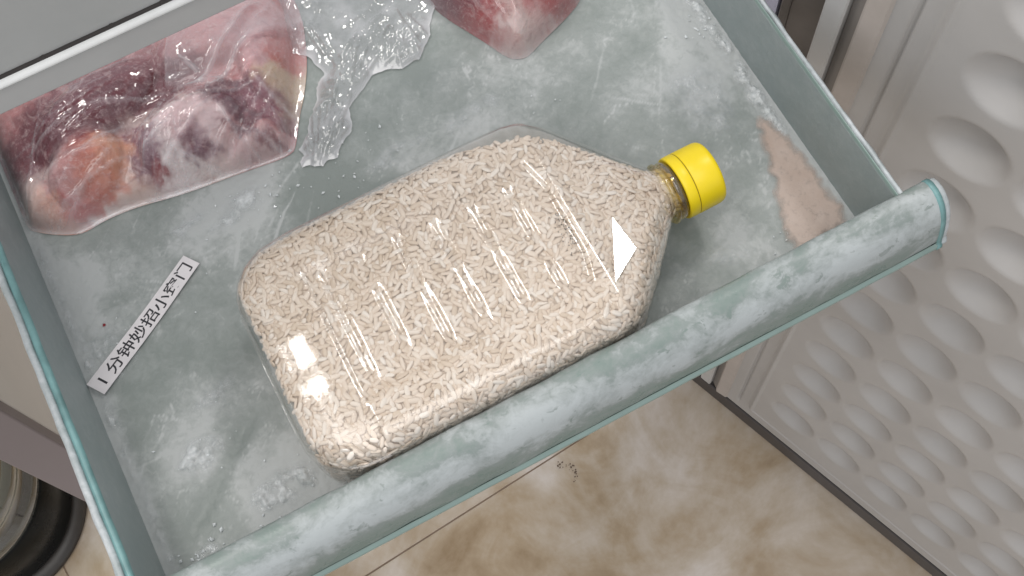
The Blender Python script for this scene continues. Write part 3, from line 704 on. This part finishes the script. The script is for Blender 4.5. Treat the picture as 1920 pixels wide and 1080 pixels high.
spots = [(-.0914, .3724, .034, .011, .18, MAR, 3), (-.0548, .3707, .030, .009, .1, MAR, 3), (-.080, .384, .04, .012, .1, MAR, 2), (-.045, .3595, .024, .004, -.2, PALE, 2), (-.105, .360, .012, .005, 0, PALE, 1.5),
         (-.0871, .3531, .012, .008, .5, (.34, .07, .05), 3), (-.083, .345, .013, .008, .4, ORG, 3.5), (-.072, .350, .008, .010, .3, (.62, .32, .20), 2), (-.100, .352, .010, .010, 0, (.50, .30, .30), 2), (-.1112, .3369, .007, .013, .4, (.60, .26, .17), 2), (-.096, .3385, .012, .005, .2, RED, 2), (-.120, .338, .01, .02, 0, PALE, 2),
         (-.0904, .322, .022, .008, .1, WHT, 4), (-.076, .328, .014, .008, .2, (.62, .45, .38), 2.5), (-.110, .325, .010, .006, 0, PALE, 2), (-.057, .3147, .016, .0035, .15, (.26, .06, .06), 3), (-.080, .3165, .006, .002, 0, RED, 1.5),
         (-.0329, .3470, .015, .009, -.1, (.66, .47, .48), 4), (-.0450, .3390, .0045, .011, .35, WHT, 4), (-.0230, .3400, .006, .011, -.3, (.72, .56, .56), 3), (-.0337, .3358, .0075, .0050, .2, (.16, .06, .09), 6), (-.0290, .333, .004, .003, 0, (.16, .06, .09), 4), (-.0447, .3243, .014, .006, .1, WHT, 3), (-.0310, .323, .012, .006, 0, PALE, 3),
         (-.0530, .3486, .0045, .009, .6, PUR, 4), (-.0580, .3400, .008, .007, .3, PUR, 3.5), (-.056, .334, .004, .003, 0, (.30, .03, .03), 4), (-.0130, .3540, .012, .0055, -.1, (.12, .04, .06), 4), (-.0080, .347, .004, .010, .35, (.14, .05, .07), 3),
         (.0075, .3458, .013, .0055, -.5, (.22, .08, .11), 3.5), (.0228, .3512, .011, .009, .2, FAT, 3.5), (.0282, .366, .010, .008, 0, (.60, .22, .20), 3), (.0235, .3615, .004, .003, 0, (.45, .06, .05), 3), (.016, .373, .012, .012, 0, (.60, .36, .37), 2), (.0190, .3380, .010, .007, .6, (.45, .33, .24), 2.5), (.010, .333, .012, .004, -.7, (.24, .08, .11), 3),
         (-.0108, .3220, .018, .007, -.35, (.60, .42, .42), 3), (-.0108, .3120, .022, .005, .1, (.56, .42, .40), 3), (.0060, .3125, .005, .005, .3, (.52, .16, .15), 2), (-.003, .327, .016, .0016, -.75, (.20, .06, .08), 4), (-.020, .318, .014, .0014, .1, (.28, .12, .12), 3)]
tint = colour_field(P, PINK, spots, 1.0)
V = np.column_stack([P, hm]); n0 = len(V)
V2 = np.vstack([V, np.column_stack([P, np.full(n0, .0005)])])
F2 = F + [tuple(n0 + k for k in reversed(f)) for f in F]
tag(mesh('frozen_meat', V2, F2, M_meat, None, True, {'tint': np.vstack([tint, tint])}), 'large purple-red frozen meat piece with white fat inside the bag under the grey panel', 'meat')
# clinging bag: creases run from the gathered corner
def creases(x, y, gx_, gy_, k, seed):
    dx, dy = x - gx_, y - gy_; r = math.hypot(dx, dy) + 1e-4; a = math.atan2(dy, dx)
    w = fbm(x * 22, y * 22, seed) * .5
    c = 1 - abs(noise.noise(Vector(((a + w) * k, r * 10, seed)))) * 3.2
    c2 = 1 - abs(noise.noise(Vector(((a + w * .6) * k * 2.3, r * 16, seed + 5)))) * 3.2
    c3 = 1 - abs(noise.noise(Vector((x * 95 + w * 2, y * 60, seed + 9)))) * 3.2
    return max(0, c) ** 2 + .6 * max(0, c2) ** 2 + .45 * max(0, c3) ** 2
def facet(x, y, s, seed):
    d_, p_ = noise.voronoi(Vector((x * s, y * s, seed)))
    q = p_[0]; h = noise.cell_vector(q * 3.7 + Vector((seed, 1, 2)))
    return (x * s - q.x) * (h.x - .5) * 2 + (y * s - q.y) * (h.y - .5) * 2 + (h.z - .5) * .5
Pb, db, Fb = field(pb, .0010)
def bag1_h(x, y, d):
    m0 = meat_h(x, y, max(0, d - RM(x)), 0) + .0010; m1 = max(meat_h(x + q, y + r, max(0, d - RM(x) * .5), 0) for q, r in ((.004, 0), (-.004, 0), (0, .004), (0, -.004), (.006, .005), (-.006, -.005)))
    base = max(m0, .45 * m0 + .55 * (m1 - .0008))
    e = min(d / .006, 1.0); return base + e * (.0016 + .00035 * creases(x, y, .035, .39, 3.6, 4.0) + .00025 * facet(x, y, 110, 2.0))
seg = fan(.045, .375, 3.25, 4.35, (.02, .09), (.03, .09), 34, .0024, .0022) + fan(-.02, .385, 3.1, 4.9, (.02, .06), (.02, .06), 22, .0020, .0018) + fan(-.135, .33, -.2, 1.0, (.005, .03), (.02, .05), 12, .0020, .0018)
seg += [(.028, .395, -.028, .352, .0045, .006), (-.028, .352, .012, .350, .0040, .004), (-.005, .352, -.085, .318, .0035, .005), (-.028, .352, -.125, .352, .0032, .005), (.008, .345, .010, .315, .0035, .003)]
for _ in range(22):
    x, y, a, l = rnd.uniform(-.13, .03), rnd.uniform(.31, .40), rnd.uniform(0, 3.1), rnd.uniform(.004, .014); seg.append((x, y, x + l * math.cos(a), y + l * math.sin(a), rnd.uniform(.0008, .0018), rnd.uniform(.0012, .0022)))
BANDS = [(-.0331, .3671, -.0764, .3742), (-.0764, .3742, -.1131, .3710), (-.0586, .3608, -.0910, .3502), (-.0657, .3461, -.1145, .3355), (-.0676, .3522, -.1109, .3302), (-.0346, .3489, -.0599, .3428), (-.0165, .3439, -.0049, .3237), (-.0130, .3385, .0088, .3092),
         (-.0148, .3481, -.0119, .3242), (.0053, .3576, .0179, .3296), (-.0331, .3671, -.0124, .3572), (-.0124, .3572, .0188, .3786), (-.0219, .3802, -.0153, .3665), (-.0478, .3377, -.0222, .3167), (-.0723, .3184, -.0478, .3096)]
seg += [(*b, .0020, .0016) for b in BANDS]
flap, _n = poly_sdf(Pb, [(-.0349, .3699), (-.0128, .3563), (.0163, .3728), (.0407, .3808), (.0300, .41), (-.0184, .4000)])
zb = np.array([bag1_h(x, y, dd) for (x, y), dd in zip(Pb, db)]) + crease_lines(Pb, seg) * np.minimum(db / .008, 1) + .002 * sstep(-.0012, .0012, flap)
fold = crease_lines(Pb, [(a, b, c, e, 1.0, w * .5) for (a, b, c, e, h, w) in seg if w > .0016]); mb = .20 * np.clip(fold, 0, 1) ** 2 + .24 * crease_lines(Pb, [(*b, 1.0, .0024) for b in BANDS]) + .22 * sstep(-.0005, .0008, flap) + .10 * np.exp(-(((Pb[:, 0] + .05) / .03) ** 2 + ((Pb[:, 1] - .345 - .35 * (Pb[:, 0] + .05)) / .006) ** 2)) + .22 * np.exp(-db / .004) + .2 * np.exp(-(((Pb[:, 0] + .11) / .02) ** 2 + ((Pb[:, 1] - .330) / .006) ** 2))
tag(mesh('plastic_bag', np.column_stack([Pb, zb]), Fb, M_bag, None, True, {'milk': mb}), 'clear wrinkled plastic bag stretched over the large dark meat piece', 'plastic bag')
# loose folded flap of the same kind of film: crumpled bag lying beside
c2 = [(.0360, .4250), (.1090, .4250), (.1080, .3800), (.1066, .3550), (.1078, .3490), (.1000, .3400), (.0975, .3341), (.0863, .3243), (.0760, .3235), (.0700, .3265), (.0610, .3275), (.0545, .3230), (.0470, .3190), (.0425, .3160), (.0405, .3075), (.0379, .3035), (.0300, .2990), (.0260, .2940), (.0200, .2945), (.0170, .2925), (.0120, .2965), (.0085, .2970), (.0082, .3004), (.0120, .3031), (.0107, .3071), (.0180, .3130), (.0220, .3200), (.0300, .3280), (.0330, .3350), (.0400, .3403), (.0370, .3530), (.0300, .3600), (.0280, .3720), (.0330, .3900)]
c2 = [(x * 1.03, y * 1.03) for x, y in c2]
pc = rough_poly(c2, 1, .0008)
Pc, dc, Fc = field(pc, .0009)
def tail_h(x, y, d):
    e = min(d / .012, 1)
    return .0012 + e * (.004 + .003 * fbm(x * 40, y * 40, 3.0, 3)) + min(d / .003, 1) * (.0011 * facet(x, y, 75, 6.0) + .0005 * facet(x, y, 170, 8.0))
seg = fan(.050, .335, 0, 6.28, (.0, .04), (.01, .035), 50, .0030, .0022) + fan(.012, .298, .2, 1.4, (.004, .03), (.012, .03), 30, .0026, .0018) + fan(.09, .37, 3.4, 5.2, (.005, .03), (.008, .025), 36, .0026, .0018)
zc = np.array([tail_h(x, y, dd) for (x, y), dd in zip(Pc, dc)]) + crease_lines(Pc, seg) * np.minimum(dc / .004, 1)
mc = .05 + .30 * np.exp(-dc / .0025) + np.array([.30 * max(0, fbm(x * 70, y * 70, 8.0, 3)) for x, y in Pc])
tag(mesh('crumpled_bag', np.column_stack([Pc, zc]), Fc, M_bag2, None, True, {'milk': mc}), 'empty crumpled clear plastic bag with a tapering tail between the two meats', 'plastic bag')
# second meat
c3 = [(.1046, .352), (.1075, .3392), (.1184, .3174), (.1251, .3010), (.1300, .2975), (.1351, .2967), (.1436, .3005), (.1622, .307), (.1747, .313), (.1877, .328), (.19, .40), (.159, .42), (.1084, .41)]
pm = smooth_poly([(x * 1.035, y * 1.035) for x, y in c3], 2)
P, d, F = field(pm, .0011)
def meat2_h(x, y, d):
    e = math.sqrt(max(0, 1 - (1 - min(d / .034, 1)) ** 2)) ** 1.3; return .0006 + e * (.030 + .006 * fbm(x * 30, y * 30, 9.0, 3))
hm = np.array([meat2_h(x, y, max(0, dd - .0015)) for (x, y), dd in zip(P, d)])
sp2 = [(.115, .330, .006, .014, .5, RED, 2.5), (.126, .322, .004, .018, .35, RED, 2.2), (.1574, .322, .014, .010, .6, RED, 1.6), (.135, .306, .018, .011, 0, (.74, .60, .57), 4), (.140, .320, .005, .016, .1, (.55, .36, .33), 2), (.146, .312, .004, .012, .2, RED, .8), (.12, .345, .02, .014, 0, MAR, 1.6), (.15, .34, .02, .012, 0, RED, 1.4), (.130, .300, .02, .004, 0, WHT, 1.6), (.133, .329, .003, .013, .3, RED, 1.8)]
tint = colour_field(P, (.48, .29, .28), sp2); n0 = len(P)
V2 = np.vstack([np.column_stack([P, hm]), np.column_stack([P, np.full(n0, .0005)])])
tag(mesh('frozen_meat', V2, F + [tuple(n0 + k for k in reversed(f)) for f in F], M_meat, None, True, {'tint': np.vstack([tint, tint])}), 'rounded pale pink frozen meat tip with red streaks at the top edge of the drawer', 'meat')
zz_ = np.array([meat2_h(x, y, dd) + min(dd / .006, 1) * (.0012 + .0001 * creases(x, y, .135, .37, 3.2, 21.0)) for (x, y), dd in zip(P, d)])
zz_ += crease_lines(P, fan(.130, .385, 4.2, 5.3, (.02, .06), (.01, .035), 26, .0020, .0022)) * np.minimum(d / .008, 1)
tag(mesh('plastic_bag', np.column_stack([P, zz_]), F, M_bag, None, True, {'milk': .15 * np.exp(-d / .003)}), 'smooth clear plastic bag tight around the pale pink rounded meat tip', 'plastic bag')

# ================================================================== upper panel over the drawer back
panel = empty('upper_drawer_front', (-.1, .345, .10))
tag(panel, 'grey upper drawer front with highlight-white metal strip hanging over the bagged meat', 'drawer front')
Y0, Z0 = .335, .1035
box('trim_band', (-.6, Y0 + .0005, Z0), (.06, Y0 + .030, Z0 + .0165), M_shelfband, panel, .0012)
n = 12
pf = [(Y0 + .0006, .0170), (Y0 - .0006, .0172), (Y0 - .0016, .0182), (Y0 - .0018, .0196), (Y0 - .0010, .0208), (Y0 + .0006, .0212)]
extrude_profile('metal_strip', [(u, Z0 + w) for u, w in pf] + [(Y0 + .01, Z0 + .0212), (Y0 + .01, Z0 + .0170)], [lambda u, w, x=x: Vector((x, u, w)) for x in (-.6, .06)], M_highlight, panel, True, True)
vs, fs = [], []
xg = np.linspace(-.30, .05, 900)
for k, x in enumerate(xg):
    a = .0002 + .0006 * max(0, fbm(x * 150, 1.0, 2.0) + .05) + (.0006 if noise.noise(Vector((x * 260, 5, 1))) > .36 else 0)
    vs += [Vector((x, Y0 + .0012, Z0 + .0210)), Vector((x, Y0 + .0006, Z0 + .0214)), Vector((x, Y0 + .0008, Z0 + .0218 + a)), Vector((x, Y0 + .0030, Z0 + .0218 + a))]
o = mesh('grime', vs, grid_faces(900, 4), M_grime, panel); o['kind'] = 'stuff'
box('front_panel', (-.6, Y0 + .0022, Z0 + .0213), (.06, Y0 + .03, Z0 + .30), M_shelf, panel, .001)

# ================================================================== open freezer door on the right
K = 1.35
A0 = Vector((.1912 * K, .1868 * K, 0)); D = Vector((math.cos(math.radians(-70.008)), math.sin(math.radians(-70.008)), 0)); Nn = Vector((D.y, -D.x, 0))  # Nn points to the viewer side
if Nn.dot(Vector((0, 0, 0)) - A0) < 0: Nn = -Nn
def dp(s, z, n=0.0):   # s, z in the unscaled door plane
    p = A0 + D * (s * K) + Nn * n; return Vector((p.x, p.y, .55 + (z - .55) * K))
door = empty('freezer_door', dp(.05, -.32))
tag(door, 'open white freezer door with rows of round dimples on its inner panel', 'door')
ss = np.concatenate([np.linspace(.036, .062, 40), np.arange(.0628, .36, .0014)]); zs = np.concatenate([np.linspace(-.293, -.262, 42), np.arange(-.2606, .245, .0014)])
def door_n(s, z):
    h = 0.0
    pan = float(sstep(.0515, .0555, s)) * float(sstep(-.2760, -.2715, z))
    h -= .0035 * (1 - pan)
    rs = math.hypot(max(0, .0) , 0)
    bump_ = math.exp(-((s - .0555) / .0012) ** 2) * float(sstep(-.275, -.271, z)) + math.exp(-((z + .2712) / .0012) ** 2) * float(sstep(.052, .056, s))
    h += .0012 * min(bump_, 1)
    h -= .0028 * math.exp(-((s - .0442) / .0009) ** 2) * float(sstep(-.285, -.275, z))
    i = round((s - .0830) / .0364); j = round((z - .0262) / .0425)
    if i >= 0 and j >= -6:
        r = math.hypot(s - .0830 - i * .0364, z - .0262 - j * .0425) / .0163
        if r < 1: h -= .0115 * (1 - r * r) ** 1.15
    return h
V = [dp(s, z, door_n(s, z)) for s in ss for z in zs]
mesh('dimpled_liner', V, grid_faces(len(ss), len(zs)), M_liner, door)
def vstrip(name, s0, s1, n0, n1, mat, par, z0=-.293, z1=.24, bev=.0):
    q = [dp(s, z, n) for z in (z0, z1) for (s, n) in ((s0, n1 - .03), (s0, n0 - bev), (s0 + bev / K, n0), (s1 - bev / K, n1), (s1, n1 - bev), (s1, n1 - .03))]
    return mesh(name, q, [tuple(k + m for m in (0, 1, 7, 6)) for k in range(5)] + [(0, 5, 4, 3, 2, 1), (6, 7, 8, 9, 10, 11), (5, 0, 6, 11)], mat, par, False)
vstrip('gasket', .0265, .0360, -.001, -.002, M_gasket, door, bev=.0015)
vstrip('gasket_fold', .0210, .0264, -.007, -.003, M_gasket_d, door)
vstrip('pale_edge_strip', .0122, .0208, -.002, -.002, M_hinge_pale, door, bev=.001)
# bottom edge of the door
def hstrip(name, z0, z1, n0, n1, mat, s0=.0, s1=.36, bev=.001):
    q = [dp(s, z, n) for s in (s0, s1) for (z, n) in ((z1, n1 - .04), (z1, n1 - bev), (z1 - bev, n1), (z0 + bev, n0), (z0, n0 - bev), (z0, n0 - .04))]
    return mesh(name, q, [tuple(k + m for m in (0, 1, 7, 6)) for k in range(5)] + [(0, 5, 4, 3, 2, 1), (6, 7, 8, 9, 10, 11), (5, 0, 6, 11)], mat, door, False)
hstrip('seal_line', -.2985, -.2932, -.0065, -.0065, M_black)
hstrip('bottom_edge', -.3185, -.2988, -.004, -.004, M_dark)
# shell behind the liner
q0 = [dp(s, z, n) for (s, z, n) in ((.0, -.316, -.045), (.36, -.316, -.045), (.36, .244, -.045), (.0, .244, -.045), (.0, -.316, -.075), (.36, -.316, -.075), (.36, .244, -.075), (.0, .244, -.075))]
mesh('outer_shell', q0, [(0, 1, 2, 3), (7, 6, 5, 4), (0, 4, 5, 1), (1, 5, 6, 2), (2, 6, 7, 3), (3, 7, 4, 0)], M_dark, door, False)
# cabinet frame at the hinge side
frame = empty('freezer_cabinet_frame', dp(-.01, -.3))
tag(frame, 'brown shadowed freezer cabinet side frame behind the right rim of the drawer', 'cabinet frame')
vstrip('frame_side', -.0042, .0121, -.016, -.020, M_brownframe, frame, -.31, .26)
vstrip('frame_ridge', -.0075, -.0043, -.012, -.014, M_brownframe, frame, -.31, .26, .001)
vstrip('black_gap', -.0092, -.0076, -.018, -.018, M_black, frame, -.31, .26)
vstrip('inner_wall', -.030, -.0093, -.014, -.014, M_bluewhite, frame, -.31, .26)

# ================================================================== left side: cream panel and glass jar
pnl = empty('cream_side_panel', (-.18, .38, ZF))
tag(pnl, 'cream upright panel with mauve-grey front edge standing behind the teal drawer rim', 'panel')
box('board', (-.1948, .2640, ZF + .001), (-.1702, .75, .02), M_cab, pnl, .001)
box('front_edge', (-.1955, .2560, ZF + .001), (-.1700, .2638, .02), M_cabedge, pnl, .001)
JX, JY = -.405, .455
jar = empty('glass_jar', (JX, JY, ZF)); tag(jar, 'round clear glass jar with black base standing on the floor by the mauve edge', 'jar')
def lathe_z(name, prof, mat, n=64):
    vs = [Vector((JX + r * math.cos(2 * PI_ * k / n), JY + r * math.sin(2 * PI_ * k / n), ZF + z)) for z, r in prof for k in range(n)]
    return mesh(name, vs, grid_faces(len(prof), n, True), mat, jar)
lathe_z('stand', [(.0005, .0), (.0005, .086), (.004, .090), (.008, .088), (.011, .080), (.013, .0)], M_jarring)
lathe_z('base', [(.0132, .0), (.0132, .076), (.018, .080), (.088, .080), (.094, .076), (.094, .0)], M_jarblack)
gp = [(.0945, .072)]
for k in range(24):
    z = .0955 + k * .0075; gp.append((z, .0745 + .0022 * math.sin(k * 1.25) + .006 * math.exp(-k / 4)))
gp += [(.280, .060), (.286, .050), (.310, .050)]
lathe_z('glass_body', gp, M_jarglass)
lathe_z('contents', [(.095, 0), (.095, .066), (.123, .066), (.128, .060), (.128, 0)], plain('olive_contents', (.03, .03, .02), .35, 0, .35, 40))
